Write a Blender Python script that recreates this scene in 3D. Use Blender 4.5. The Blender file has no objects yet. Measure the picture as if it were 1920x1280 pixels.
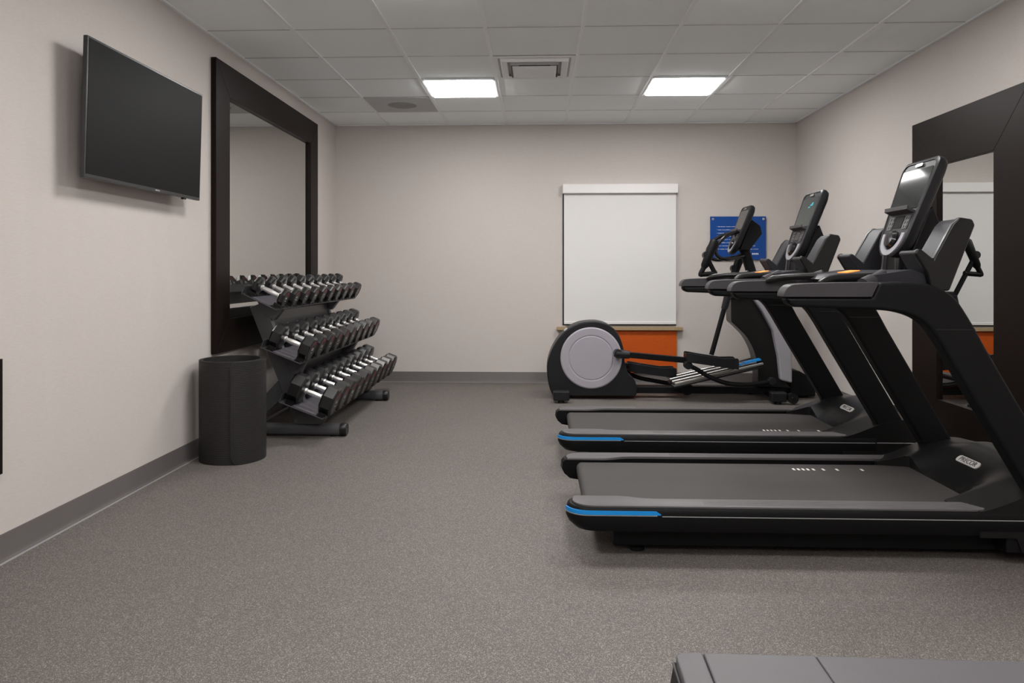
import bpy, bmesh, math, random
from mathutils import Vector, Matrix, Euler
random.seed(7)
PI = math.pi
R = math.radians
scn = bpy.context.scene
COL = scn.collection

# ------------------------------------------------------------------ helpers
def link(o, parent=None):
    COL.objects.link(o)
    if parent is not None:
        o.parent = parent
    return o

def thing(name, label, cat, loc=(0, 0, 0), rz=0, group=None):
    o = bpy.data.objects.new(name, None)
    o.empty_display_size = 0.1
    COL.objects.link(o)
    o.location = loc
    o.rotation_euler = (0, 0, rz)
    o['label'] = label
    o['category'] = cat
    if group:
        o['group'] = group
    return o

def tag(o, label, cat, group=None):
    o['label'] = label
    o['category'] = cat
    if group:
        o['group'] = group
    return o

def structure(o):
    o['kind'] = 'structure'
    return o

def obj(name, bm, mat, parent=None, bevel=0, seg=2, angle=35, label=None, flat=False):
    bmesh.ops.recalc_face_normals(bm, faces=bm.faces)
    me = bpy.data.meshes.new(name)
    bm.to_mesh(me)
    bm.free()
    me.materials.append(mat)
    if not flat:
        for p in me.polygons:
            p.use_smooth = True
        me.set_sharp_from_angle(angle=R(angle))
    o = bpy.data.objects.new(name, me)
    link(o, parent)
    if bevel:
        m = o.modifiers.new('bevel', 'BEVEL')
        m.width = bevel
        m.segments = seg
        m.limit_method = 'ANGLE'
        m.angle_limit = R(30)
        m.harden_normals = True
    if label:
        o['label'] = label
    return o

def copy_tree(o, parent=None):
    c = o.copy()
    COL.objects.link(c)
    if parent is not None:
        c.parent = parent
    for ch in list(o.children):
        copy_tree(ch, c)
    return c

def NB():
    return bmesh.new()

def face(bm, vs):
    try:
        return bm.faces.new(vs)
    except ValueError:
        return None

def box(bm, c, s, rot=None):
    hx, hy, hz = s[0] / 2, s[1] / 2, s[2] / 2
    M = Matrix.Translation(c)
    if rot:
        M = M @ Euler(rot).to_matrix().to_4x4()
    v = [bm.verts.new(M @ Vector((x, y, z))) for x in (-hx, hx) for y in (-hy, hy) for z in (-hz, hz)]
    for f in ((0, 1, 3, 2), (4, 6, 7, 5), (0, 4, 5, 1), (2, 3, 7, 6), (0, 2, 6, 4), (1, 5, 7, 3)):
        face(bm, [v[i] for i in f])
    return bm

def box2(bm, a, b):
    return box(bm, [(a[i] + b[i]) / 2 for i in range(3)], [abs(b[i] - a[i]) for i in range(3)])

def prism(bm, pts, axis, a, b):
    def P(p, t):
        if axis == 'y': return (p[0], t, p[1])
        if axis == 'x': return (t, p[0], p[1])
        return (p[0], p[1], t)
    A = [bm.verts.new(P(p, a)) for p in pts]
    B = [bm.verts.new(P(p, b)) for p in pts]
    n = len(pts)
    face(bm, A)
    face(bm, B[::-1])
    for i in range(n):
        face(bm, [A[i], A[(i + 1) % n], B[(i + 1) % n], B[i]])
    return bm

def loft(bm, rings, closed=True, caps=True):
    V = [[bm.verts.new(p) for p in r] for r in rings]
    n = len(rings[0])
    for i in range(len(V) - 1):
        for j in range(n if closed else n - 1):
            k = (j + 1) % n
            face(bm, [V[i][j], V[i][k], V[i + 1][k], V[i + 1][j]])
    if caps:
        face(bm, V[0])
        face(bm, V[-1][::-1])
    return bm

def smooth_path(pts, n=6):
    P = [Vector(p) for p in pts]
    out = []
    for i in range(len(P) - 1):
        p0 = P[max(i - 1, 0)]; p1 = P[i]; p2 = P[i + 1]; p3 = P[min(i + 2, len(P) - 1)]
        for k in range(n):
            t = k / n
            out.append(0.5 * ((2 * p1) + (-p0 + p2) * t + (2 * p0 - 5 * p1 + 4 * p2 - p3) * t * t + (-p0 + 3 * p1 - 3 * p2 + p3) * t ** 3))
    out.append(P[-1])
    return out

def tube(bm, path, r, n=12, sy=1.0):
    P = [Vector(p) for p in path]
    m = len(P)
    rs = r if isinstance(r, (list, tuple)) else [r] * m
    up = None
    rings = []
    for i in range(m):
        t = (P[min(i + 1, m - 1)] - P[max(i - 1, 0)]).normalized()
        if up is None:
            up = Vector((0, 1, 0)) if abs(t.y) < 0.9 else Vector((1, 0, 0))
        u = (up - t * up.dot(t)).normalized()
        w = t.cross(u)
        up = u
        rings.append([P[i] + u * (math.cos(a) * rs[i] * sy) + w * (math.sin(a) * rs[i]) for a in [2 * PI * k / n for k in range(n)]])
    return loft(bm, rings)

def cyl(bm, p0, p1, r0, r1=None, n=20):
    r1 = r0 if r1 is None else r1
    return tube(bm, [p0, p1], [r0, r1], n)

def lathe(bm, prof, o=(0, 0, 0), axis='z', n=32):
    rings = []
    for (r, h) in prof:
        ring = []
        for k in range(n):
            a = 2 * PI * k / n
            c, s = r * math.cos(a), r * math.sin(a)
            p = (c, s, h) if axis == 'z' else ((h, c, s) if axis == 'x' else (c, h, s))
            ring.append((o[0] + p[0], o[1] + p[1], o[2] + p[2]))
        rings.append(ring)
    return loft(bm, rings)

def rrect(w, h, r, n=5):
    pts = []
    for cx, cy, a0 in ((w / 2 - r, h / 2 - r, 0), (-w / 2 + r, h / 2 - r, 90), (-w / 2 + r, -h / 2 + r, 180), (w / 2 - r, -h / 2 + r, 270)):
        for k in range(n + 1):
            a = R(a0 + 90 * k / n)
            pts.append((cx + r * math.cos(a), cy + r * math.sin(a)))
    return pts

def text_bm(s, size, M, depth=0.0006):
    cu = bpy.data.curves.new('lettering', 'FONT')
    cu.body = s
    cu.size = size
    cu.extrude = depth
    cu.align_x = 'CENTER'
    cu.align_y = 'CENTER'
    o = bpy.data.objects.new('lettering', cu)
    COL.objects.link(o)
    dg = bpy.context.evaluated_depsgraph_get()
    me = bpy.data.meshes.new_from_object(o.evaluated_get(dg))
    bpy.data.objects.remove(o)
    bpy.data.curves.remove(cu)
    bm = bmesh.new()
    bm.from_mesh(me)
    bpy.data.meshes.remove(me)
    bm.transform(M)
    return bm

def smoothstep(a, b, x):
    t = max(0, min(1, (x - a) / (b - a)))
    return t * t * (3 - 2 * t)

# ------------------------------------------------------------------ materials
def srgb(r, g, b):
    def f(c):
        c /= 255
        return c / 12.92 if c <= 0.04045 else ((c + 0.055) / 1.055) ** 2.4
    return (f(r), f(g), f(b), 1)

def material(name, col, rough=0.5, metal=0.0, spec=0.5, bump=0.0, bscale=200, vary=0.06, vscale=12, coat=0, stretch=(1, 1, 1), emit=None, estr=0):
    m = bpy.data.materials.new(name)
    m.use_nodes = True
    nt = m.node_tree
    N, L = nt.nodes, nt.links
    b = N['Principled BSDF']
    b.inputs['Roughness'].default_value = rough
    b.inputs['Metallic'].default_value = metal
    b.inputs['Specular IOR Level'].default_value = spec
    b.inputs['Coat Weight'].default_value = coat
    tc = N.new('ShaderNodeTexCoord')
    mp = N.new('ShaderNodeMapping')
    mp.inputs['Scale'].default_value = stretch
    L.new(tc.outputs['Object'], mp.inputs['Vector'])
    nz = N.new('ShaderNodeTexNoise')
    nz.inputs['Scale'].default_value = vscale
    nz.inputs['Detail'].default_value = 4
    L.new(mp.outputs['Vector'], nz.inputs['Vector'])
    mx = N.new('ShaderNodeMix')
    mx.data_type = 'RGBA'
    mx.inputs['A'].default_value = tuple(max(0, c * (1 - vary)) for c in col[:3]) + (1,)
    mx.inputs['B'].default_value = tuple(min(1, c * (1 + vary)) for c in col[:3]) + (1,)
    L.new(nz.outputs['Fac'], mx.inputs['Factor'])
    L.new(mx.outputs['Result'], b.inputs['Base Color'])
    if bump:
        n2 = N.new('ShaderNodeTexNoise')
        n2.inputs['Scale'].default_value = bscale
        n2.inputs['Detail'].default_value = 3
        L.new(mp.outputs['Vector'], n2.inputs['Vector'])
        bp = N.new('ShaderNodeBump')
        bp.inputs['Strength'].default_value = bump
        bp.inputs['Distance'].default_value = 0.002
        L.new(n2.outputs['Fac'], bp.inputs['Height'])
        L.new(bp.outputs['Normal'], b.inputs['Normal'])
    if emit:
        b.inputs['Emission Color'].default_value = emit
        b.inputs['Emission Strength'].default_value = estr
    return m

def floor_material():
    m = bpy.data.materials.new('speckled_rubber')
    m.use_nodes = True
    N, L = m.node_tree.nodes, m.node_tree.links
    b = N['Principled BSDF']
    b.inputs['Roughness'].default_value = 0.62
    b.inputs['Specular IOR Level'].default_value = 0.35
    tc = N.new('ShaderNodeTexCoord')
    vo = N.new('ShaderNodeTexVoronoi')
    vo.inputs['Scale'].default_value = 420
    L.new(tc.outputs['Object'], vo.inputs['Vector'])
    sep = N.new('ShaderNodeSeparateColor')
    L.new(vo.outputs['Color'], sep.inputs['Color'])
    cr = N.new('ShaderNodeValToRGB')
    cr.color_ramp.interpolation = 'CONSTANT'
    e = cr.color_ramp.elements
    e[0].position = 0; e[0].color = FLOOR_DARK
    e[1].position = 0.55; e[1].color = FLOOR_MID
    x = e.new(0.78); x.color = FLOOR_TAN
    x = e.new(0.90); x.color = FLOOR_LIGHT
    L.new(sep.outputs['Red'], cr.inputs['Fac'])
    nz = N.new('ShaderNodeTexNoise')
    nz.inputs['Scale'].default_value = 1.3
    nz.inputs['Detail'].default_value = 5
    L.new(tc.outputs['Object'], nz.inputs['Vector'])
    mr = N.new('ShaderNodeMapRange')
    mr.inputs['To Min'].default_value = 0.92
    mr.inputs['To Max'].default_value = 1.08
    L.new(nz.outputs['Fac'], mr.inputs['Value'])
    mul = N.new('ShaderNodeVectorMath')
    mul.operation = 'SCALE'
    L.new(cr.outputs['Color'], mul.inputs['Vector'])
    L.new(mr.outputs['Result'], mul.inputs['Scale'])
    L.new(mul.outputs['Vector'], b.inputs['Base Color'])
    n3 = N.new('ShaderNodeTexNoise')
    n3.inputs['Scale'].default_value = 320
    L.new(tc.outputs['Object'], n3.inputs['Vector'])
    bp = N.new('ShaderNodeBump')
    bp.inputs['Strength'].default_value = 0.25
    bp.inputs['Distance'].default_value = 0.0015
    L.new(n3.outputs['Fac'], bp.inputs['Height'])
    L.new(bp.outputs['Normal'], b.inputs['Normal'])
    return m

FLOOR_DARK = (0.088, 0.079, 0.073, 1)
FLOOR_MID = (0.134, 0.120, 0.111, 1)
FLOOR_TAN = (0.190, 0.166, 0.143, 1)
FLOOR_LIGHT = (0.27, 0.248, 0.228, 1)

M = {}
M['floor'] = floor_material()
M['wall'] = material('woven_wallcovering', (0.555, 0.512, 0.485, 1), rough=0.75, spec=0.25, vary=0.10, vscale=1.0, stretch=(42, 42, 420), bump=0.22, bscale=1.6)
M['ceiling'] = material('acoustic_tile', (0.92, 0.965, 0.99, 1), rough=0.9, spec=0.1, vary=0.03, vscale=120, bump=0.2, bscale=180)
M['tee'] = material('white_tee_bar', (0.86, 0.89, 0.91, 1), rough=0.45, vary=0.02)
M['base'] = material('grey_vinyl_base', (0.112, 0.101, 0.099, 1), rough=0.4, vary=0.08, vscale=6, spec=0.4)
M['wood'] = material('espresso_wood', (0.0095, 0.0058, 0.0048, 1), rough=0.42, vary=0.4, vscale=3, stretch=(1, 6, 40), spec=0.12)
M['mirror'] = material('silvered_glass', (0.64, 0.645, 0.63, 1), rough=0.0, metal=1, vary=0.0)
M['black'] = material('black_plastic', (0.0055, 0.0055, 0.006, 1), rough=0.45, vary=0.12, bump=0.06, bscale=500, spec=0.15)
M['blackm'] = material('matte_black_steel', (0.0055, 0.0057, 0.0062, 1), rough=0.5, vary=0.12, bump=0.08, bscale=700, spec=0.15)
M['gloss'] = material('gloss_black_plastic', (0.007, 0.007, 0.008, 1), rough=0.2, vary=0.1, spec=0.4)
M['shroud'] = material('satin_charcoal_plastic', (0.0075, 0.0073, 0.0075, 1), rough=0.32, vary=0.1, bump=0.03, bscale=600, spec=0.32)
M['grip'] = material('grey_violet_plastic', (0.048, 0.045, 0.049, 1), rough=0.45, vary=0.05, bump=0.05, bscale=700, spec=0.25)
M['tray'] = material('slate_plastic', (0.021, 0.0205, 0.025, 1), rough=0.45, vary=0.06, bump=0.05, bscale=700, spec=0.22)
M['rail'] = material('grey_ribbed_rail', (0.098, 0.092, 0.095, 1), rough=0.45, vary=0.05, vscale=30, spec=0.28)
M['belt'] = material('rubber_running_belt', (0.054, 0.0495, 0.049, 1), rough=0.65, spec=0.2, vary=0.14, vscale=3, stretch=(0.6, 3, 1), bump=0.15, bscale=400)
M['mark'] = material('white_belt_print', (0.75, 0.72, 0.66, 1), rough=0.6, vary=0.08)
M['blue'] = material('cyan_blue_trim', (0.003, 0.245, 0.66, 1), rough=0.4, vary=0.04)
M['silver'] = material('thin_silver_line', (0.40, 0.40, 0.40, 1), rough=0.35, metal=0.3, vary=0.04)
M['chrome'] = material('knurled_chrome', (0.83, 0.81, 0.80, 1), rough=0.3, metal=0.85, vary=0.05, bump=0.25, bscale=900)
M['alu'] = material('polished_aluminium', (0.62, 0.61, 0.60, 1), rough=0.3, metal=1, vary=0.05)
M['urethane'] = material('black_urethane', (0.0105, 0.0100, 0.0103, 1), rough=0.33, vary=0.15, vscale=30, bump=0.03, bscale=300, spec=0.55)
M['rack'] = material('graphite_powdercoat', (0.062, 0.062, 0.066, 1), rough=0.36, vary=0.1, bump=0.05, bscale=800, spec=0.5)
M['saddle'] = material('black_saddle_plastic', (0.007, 0.007, 0.007, 1), rough=0.3, vary=0.1, spec=0.35)
M['shelfpad'] = material('violet_grey_tray_steel', (0.085, 0.078, 0.092, 1), rough=0.4, vary=0.06)
M['red'] = material('red_ring_print', (0.19, 0.035, 0.04, 1), rough=0.4, vary=0.1)
M['offwhite'] = material('off_white_print', (0.42, 0.41, 0.40, 1), rough=0.5, vary=0.05)
M['mat'] = material('black_ribbed_foam', (0.0180, 0.0165, 0.0165, 1), rough=0.55, vary=0.12, bump=0.1, bscale=300, spec=0.3)
M['tvbody'] = material('tv_bezel', (0.055, 0.055, 0.058, 1), rough=0.3, metal=0.6, vary=0.05)
M['tvscreen'] = material('tv_panel_glass', (0.003, 0.003, 0.0033, 1), rough=0.5, spec=0.12, vary=0.0)
M['screen'] = material('console_display_glass', (0.012, 0.014, 0.013, 1), rough=0.06, spec=0.7, vary=0.02)
M['teal'] = material('teal_display_glow', (0.0, 0.1, 0.11, 1), rough=0.3, emit=(0.02, 0.40, 0.48, 1), estr=0.22)
M['grey_screen'] = material('lit_grey_display', (0.02, 0.024, 0.023, 1), rough=0.12, emit=(0.12, 0.14, 0.135, 1), estr=0.07, spec=0.3)
M['shade'] = material('white_roller_fabric', (0.70, 0.69, 0.68, 1), rough=0.8, spec=0.2, vary=0.02, vscale=4, bump=0.05, bscale=900)
M['white'] = material('white_enamel', (0.74, 0.725, 0.715, 1), rough=0.35, vary=0.02)
M['sill'] = material('tan_stone_sill', (0.36, 0.255, 0.145, 1), rough=0.45, vary=0.25, vscale=60)
M['orange'] = material('orange_maple_panel', (0.53, 0.088, 0.010, 1), rough=0.45, vary=0.18, vscale=4, stretch=(4, 1, 26), spec=0.2)
M['dark'] = material('dark_window_frame', (0.02, 0.018, 0.017, 1), rough=0.5)
M['sign'] = material('royal_blue_acrylic', (0.010, 0.062, 0.27, 1), rough=0.3, vary=0.04, spec=0.2)
M['print'] = material('white_sign_print', (0.62, 0.66, 0.74, 1), rough=0.5, vary=0.04)
M['disc'] = material('pale_lilac_grey_plastic', (0.36, 0.34, 0.385, 1), rough=0.5, vary=0.03, bump=0.03, bscale=400, spec=0.3)
M['housing'] = material('charcoal_housing_plastic', (0.0125, 0.0125, 0.0145, 1), rough=0.4, vary=0.08, bump=0.06, bscale=600, spec=0.25)
M['shield'] = material('light_grey_shield', (0.30, 0.295, 0.325, 1), rough=0.45, vary=0.03, spec=0.3)
M['vinyl'] = material('grey_bench_vinyl', (0.088, 0.083, 0.089, 1), rough=0.45, vary=0.06, bump=0.12, bscale=500, spec=0.3)
M['orange_light'] = material('amber_marker', (0.75, 0.27, 0.06, 1), rough=0.4, emit=(0.9, 0.3, 0.05, 1), estr=0.2)
M['plate'] = material('pale_brand_plate', (0.50, 0.48, 0.47, 1), rough=0.35, vary=0.03)
M['plate_letter'] = material('dark_plate_letters', (0.03, 0.03, 0.03, 1), rough=0.4)
M['vent'] = material('white_vent_steel', (0.88, 0.90, 0.91, 1), rough=0.5, vary=0.03, spec=0.2)
M['grille'] = material('grey_perforated_grille', (0.50, 0.51, 0.52, 1), rough=0.6, vary=0.12, vscale=3)
M['key'] = material('console_keys', (0.075, 0.070, 0.075, 1), rough=0.4)
M['diffuser'] = material('lit_diffuser', (0.9, 0.9, 0.9, 1), rough=0.5, emit=(1, 0.985, 0.965, 1), estr=9.0, vary=0.0)

glass = bpy.data.materials.new('window_glass')
glass.use_nodes = True
g = glass.node_tree.nodes['Principled BSDF']
g.inputs['Transmission Weight'].default_value = 1
g.inputs['Roughness'].default_value = 0.02
g.inputs['Base Color'].default_value = (0.9, 0.95, 0.93, 1)
M['glass'] = glass

# ------------------------------------------------------------------ setting
XL, XR, YB, YF, ZC = -2.11, 2.605, 7.68, -1.75, 2.645

bm = NB(); box2(bm, (XL - .1, YF - .1, -.08), (XR + .1, YB + .1, 0)); structure(obj('floor', bm, M['floor'], flat=True))
bm = NB(); box2(bm, (XL - .1, YF - .1, ZC + .008), (XR + .1, YB + .1, ZC + .09)); structure(obj('ceiling', bm, M['ceiling'], flat=True))
bm = NB(); box2(bm, (XL - .1, YF - .1, 0), (XL, YB + .1, ZC + .01)); structure(obj('wall_left', bm, M['wall'], flat=True))
bm = NB(); box2(bm, (XR, YF - .1, 0), (XR + .1, YB + .1, ZC + .01)); structure(obj('wall_right', bm, M['wall'], flat=True))
bm = NB(); box2(bm, (XL, YF - .1, 0), (XR, YF, ZC + .01)); structure(obj('wall_front', bm, M['wall'], flat=True))
# back wall with the window opening
WX0, WX1, WZ0, WZ1 = 0.238, 1.395, 0.585, 1.96
bm = NB()
box2(bm, (XL, YB, 0), (WX0, YB + .14, ZC + .01))
box2(bm, (WX1, YB, 0), (XR, YB + .14, ZC + .01))
box2(bm, (WX0, YB, 0), (WX1, YB + .14, WZ0))
box2(bm, (WX0, YB, WZ1), (WX1, YB + .14, ZC + .01))
structure(obj('wall_back', bm, M['wall'], flat=True))

# baseboards with a small cove toe
def baseboard(name, pts):
    structure(obj(name, pts, M['base']))
prof = [(0, 0), (0.022, 0), (0.022, 0.004), (0.012, 0.010), (0.007, 0.022), (0.005, 0.10), (0.003, 0.105), (0, 0.105)]
bm = NB(); prism(bm, [(XL + p[0], p[1]) for p in prof], 'y', YF, YB); baseboard('baseboard_left', bm)
bm = NB(); prism(bm, [(XR - p[0], p[1]) for p in prof], 'y', YF, YB); baseboard('baseboard_right', bm)
bm = NB(); prism(bm, [(YB - p[0], p[1]) for p in prof], 'x', XL, XR); baseboard('baseboard_back', bm)
bm = NB(); prism(bm, [(YF + p[0], p[1]) for p in prof], 'x', XL, XR); baseboard('baseboard_front', bm)

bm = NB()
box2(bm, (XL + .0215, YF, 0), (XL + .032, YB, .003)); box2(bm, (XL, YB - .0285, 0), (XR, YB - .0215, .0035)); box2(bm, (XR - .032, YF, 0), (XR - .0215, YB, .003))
structure(obj('toe_highlight', bm, M['silver'], flat=True))  # pale strips: gloss highlight on the baseboard toe, put in as colour
# ceiling grid
T = 0.604
GX = [0.267 + T * k for k in range(-4, 4)]
GY = [YB - 0.625 - T * k for k in range(0, 16)]
GX = [x for x in GX if XL + .05 < x < XR - .05]
GY = [y for y in GY if y > YF]
bm = NB()
for x in GX:
    box2(bm, (x - .012, YF, ZC), (x + .012, YB, ZC + .012))
structure(obj('trim_1', bm, M['tee'], flat=True))
bm = NB()
for y in GY:
    box2(bm, (XL, y - .005, ZC + .006), (XR, y + .005, ZC + .012))
structure(obj('trim_4', bm, M['grille'], flat=True))  # cross tees in darker grey: their shadow line is put into the colour
bm = NB()
box2(bm, (XL, YF, ZC - .002), (XL + .02, YB, ZC + .012)); box2(bm, (XR - .02, YF, ZC - .002), (XR, YB, ZC + .012))
box2(bm, (XL, YB - .02, ZC - .002), (XR, YB, ZC + .012)); box2(bm, (XL, YF, ZC - .002), (XR, YF + .02, ZC + .012))
structure(obj('trim_2', bm, M['tee'], flat=True))

def gx(k):            # centre of tile column k (0 = column of the vent)
    return 0.267 - T / 2 + T * k
def gy(k):            # centre of tile row k (0 = the full row nearest the back wall)
    return YB - 0.625 - T / 2 - T * k

def ceiling_light(cx, cy, label):
    t = thing('ceiling_light', label, 'ceiling light', (cx, cy, ZC), 0, 'square lit ceiling panels')
    h = T / 2 - .012
    bm = NB()
    w = .020
    for a, b in (((-h, -h, -.003), (h, -h + w, .007)), ((-h, h - w, -.003), (h, h, .007)), ((-h, -h + w, -.003), (-h + w, h - w, .007)), ((h - w, -h + w, -.003), (h, h - w, .007))):
        box2(bm, a, b)
    obj('frame', bm, M['tee'], t, flat=True)
    bm = NB(); loft(bm, [[(-a, -a, z), (a, -a, z), (a, a, z), (-a, a, z)] for a, z in ((h - w, .006), (h - w, -.004), (h - w - .012, -.012))]); obj('diffuser', bm, M['diffuser'], t, flat=True)
    return t
ceiling_light(gx(-1), gy(1), 'lit square ceiling panel left of the ceiling air vent')
ceiling_light(gx(2), gy(1), 'lit square ceiling panel right of the ceiling air vent')
ceiling_light(gx(-1), gy(5), 'lit square ceiling panel on the left side, above the television')
ceiling_light(gx(2), gy(5), 'lit square ceiling panel on the right side, above the nearer treadmill')
ceiling_light(gx(-1), gy(9), 'lit square ceiling panel on the left side, over the camera')
ceiling_light(gx(2), gy(9), 'lit square ceiling panel on the right side, over the bench')
ceiling_light(gx(-1), gy(13), 'lit square ceiling panel on the left side, behind the camera')
ceiling_light(gx(2), gy(13), 'lit square ceiling panel on the right side, behind the camera')

# square diffuser vent
v = thing('ceiling_vent', 'white stepped square air vent between the two lit ceiling panels', 'air vent', (gx(0), gy(2), ZC))
def sq_ring(bm, o, i, zo, zi, th=.004):
    for s in range(4):
        c, n = math.cos(s * PI / 2), math.sin(s * PI / 2)
        def P(x, y, z): return (x * c - y * n, x * n + y * c, z)
        vs = [bm.verts.new(P(*q)) for q in ((-o, -o, zo), (o, -o, zo), (i, -i, zi), (-i, -i, zi), (-o, -o, zo + th), (o, -o, zo + th), (i, -i, zi + th), (-i, -i, zi + th))]
        for f in ((0, 1, 2, 3), (7, 6, 5, 4), (0, 4, 5, 1), (3, 2, 6, 7)):
            face(bm, [vs[q] for q in f])
    return bm
h = T / 2 - .013
bm = NB(); sq_ring(bm, h, .262, -.002, -.002, .007); obj('frame', bm, M['vent'], v, flat=True)
bm = NB(); box2(bm, (-h, -h, .0055), (h, h, .0075)); obj('throat', bm, M['grille'], v, flat=True)
bm = NB(); lathe(bm, [(.001, .0035), (.125, .0035), (.125, .0055), (.001, .0055)], n=40); obj('duct_opening', bm, M['blackm'], v)
bm = NB(); sq_ring(bm, .238, .196, -.020, -.012, .003); obj('louvre', bm, M['vent'], v, flat=True)
bm = NB(); sq_ring(bm, .246, .238, .004, -.020, .003); obj('louvre', bm, M['vent'], v, flat=True)
bm = NB(); sq_ring(bm, .178, .172, .002, -.026, .003); obj('louvre', bm, M['grille'], v, flat=True)
bm = NB()
vs = [bm.verts.new(p) for p in ((-.160, -.160, -.030), (.160, -.160, -.030), (.160, .160, -.030), (-.160, .160, -.030), (0, 0, -.016))]
for q in range(4): face(bm, [vs[q], vs[(q + 1) % 4], vs[4]])
obj('centre_cone', bm, M['vent'], v, flat=True)
# perforated return tile
v = thing('return_grille', 'darker grey perforated ceiling tile left of and behind the left lit panel', 'air grille', (gx(-2), gy(0), ZC))
h = T / 2 - .013
bm = NB(); box2(bm, (-h, -h, .000), (h, h, .007)); obj('face_plate', bm, M['grille'], v, flat=True)
bm = NB(); lathe(bm, [(0.001, -.001), (.13, -.001), (.13, .002), (0.001, .002)]); obj('round_core', bm, material('dark_grille_core', (0.30, 0.30, 0.30, 1), rough=0.7, vary=0.25, vscale=5), v)

# window, sill
wn = structure(thing('window_1', 'dark framed window closed off by the white roller blind', 'window', ((WX0 + WX1) / 2, YB + .09, WZ0)))
del wn['category']
ww, wh = WX1 - WX0, WZ1 - WZ0
bm = NB()
for a, b in (((-ww / 2, -.02, 0), (-ww / 2 + .05, .03, wh)), ((ww / 2 - .05, -.02, 0), (ww / 2, .03, wh)), ((-ww / 2 + .05, -.02, 0), (ww / 2 - .05, .03, .05)), ((-ww / 2 + .05, -.02, wh - .05), (ww / 2 - .05, .03, wh)), ((-ww / 2 + .05, -.015, wh * .5 - .02), (ww / 2 - .05, .025, wh * .5 + .02))):
    box2(bm, a, b)
structure(obj('window_frame', bm, M['dark'], wn))
bm = NB(); box2(bm, (-ww / 2 + .05, .0, .05), (ww / 2 - .05, .006, wh - .05)); structure(obj('pane', bm, M['glass'], wn, flat=True))
bm = NB()   # dark reveal lining
for a, b in (((-ww / 2, -.089, 0), (-ww / 2 + .012, -.02, wh)), ((ww / 2 - .012, -.089, 0), (ww / 2, -.02, wh)), ((-ww / 2, -.089, 0), (ww / 2, -.02, .012)), ((-ww / 2, -.089, wh - .012), (ww / 2, -.02, wh))):
    box2(bm, a, b)
structure(obj('reveal', bm, M['dark'], wn, flat=True))
bm = NB(); box2(bm, (-.64, -.155, -.045), (.635, -.089, -.012)); structure(obj('window_sill', bm, M['sill'], wn, bevel=.004))

t = thing('roller_blind', 'white roller blind pulled fully down over the window on the back wall', 'blind', (0.82, YB, 0))
bm = NB(); box2(bm, (-.583, -.075, 1.930), (.583, -.001, 2.025)); obj('cassette', bm, M['white'], t, bevel=.006)
bm = NB(); box2(bm, (-.568, -.034, .625), (.568, -.0325, 1.935)); obj('shade', bm, M['shade'], t, flat=True)
bm = NB(); box2(bm, (-.568, -.042, .600), (.568, -.026, .628)); obj('bottom_bar', bm, M['white'], t, bevel=.004)
bm = NB(); tube(bm, [(.575, -.03, 1.93), (.576, -.03, 1.3), (.575, -.03, .74), (.580, -.03, .72), (.584, -.03, .74), (.583, -.03, 1.3), (.582, -.03, 1.93)], .0015, 6); obj('chain', bm, M['white'], t)

t = thing('wood_panel', 'orange maple panel under the window sill behind the elliptical trainer', 'panel', (0.82, YB, 0))
bm = NB(); box2(bm, (-.575, -.028, .107), (.575, -.001, .540)); obj('panel_board', bm, M['orange'], t, bevel=.003)
bm = NB(); box2(bm, (.575, -.024, .107), (.584, -.001, .540)); obj('edge_trim', bm, M['sill'], t)

# ------------------------------------------------------------------ blue sign
t = thing('wall_sign', 'blue acrylic sign with white lines of text on the back wall', 'sign', (2.013, YB, 1.475))
bm = NB(); box(bm, (0, -.022, 0), (.56, .008, .440)); obj('sign_panel', bm, M['sign'], t, bevel=.002)
for sx in (-1, 1):
    for sz in (-1, 1):
        if sz == -1: continue
        bm = NB(); cyl(bm, (sx * .253, -.001, sz * .193), (sx * .253, -.033, sz * .193), .012); obj('standoff', bm, M['alu'], t, bevel=.002)
rs = random.Random(3)
lines = [(.118, .27), (.085, .22), (.052, .26), (.020, .20), (-.012, .30), (-.045, .355), (-.077, .365), (-.110, .40)]
for z, ln in lines:      # text too small to read in the photograph: runs of letter-sized marks
    bm = NB()
    x = -.215
    box2(bm, (x, -.0272, z - .001), (x + .008, -.0262, z + .001)); x += .014
    while x < -.2 + ln:
        w = rs.choice([.006, .008, .010])
        hh = rs.choice([.0045, .0045, .0062])
        box2(bm, (x, -.0272, z - .004), (x + w * .78, -.0262, z - .004 + hh))
        x += w
        if rs.random() < .18: x += .006
    obj('text_line', bm, M['print'], t, flat=True)
bm = NB()
for x0, w, hh in ((.120, .006, .03), (.140, .017, .017), (.159, .014, .017), (.175, .014, .017), (.191, .012, .017), (.206, .004, .004)):
    box2(bm, (x0, -.0272, -.168), (x0 + w * .85, -.0262, -.168 + hh))
obj('sign_logo', bm, M['print'], t, flat=True)

# ------------------------------------------------------------------ mirrors
def frame_mitred(bm, w, h, fw, th, x0, sgn):
    """rectangular frame lying on a side wall: local y across, z up, x out of the wall (sgn)"""
    o = [(-w / 2, 0), (w / 2, 0), (w / 2, h), (-w / 2, h)]
    i = [(-w / 2 + fw, fw), (w / 2 - fw, fw), (w / 2 - fw, h - fw), (-w / 2 + fw, h - fw)]
    for k in range(4):
        q = [o[k], o[(k + 1) % 4], i[(k + 1) % 4], i[k]]
        A = [bm.verts.new((x0, p[0], p[1])) for p in q]
        B = [bm.verts.new((x0 + sgn * th, p[0], p[1])) for p in q]
        face(bm, A); face(bm, B)
        for s in range(4):
            face(bm, [A[s], A[(s + 1) % 4], B[(s + 1) % 4], B[s]])
    return bm

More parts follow.
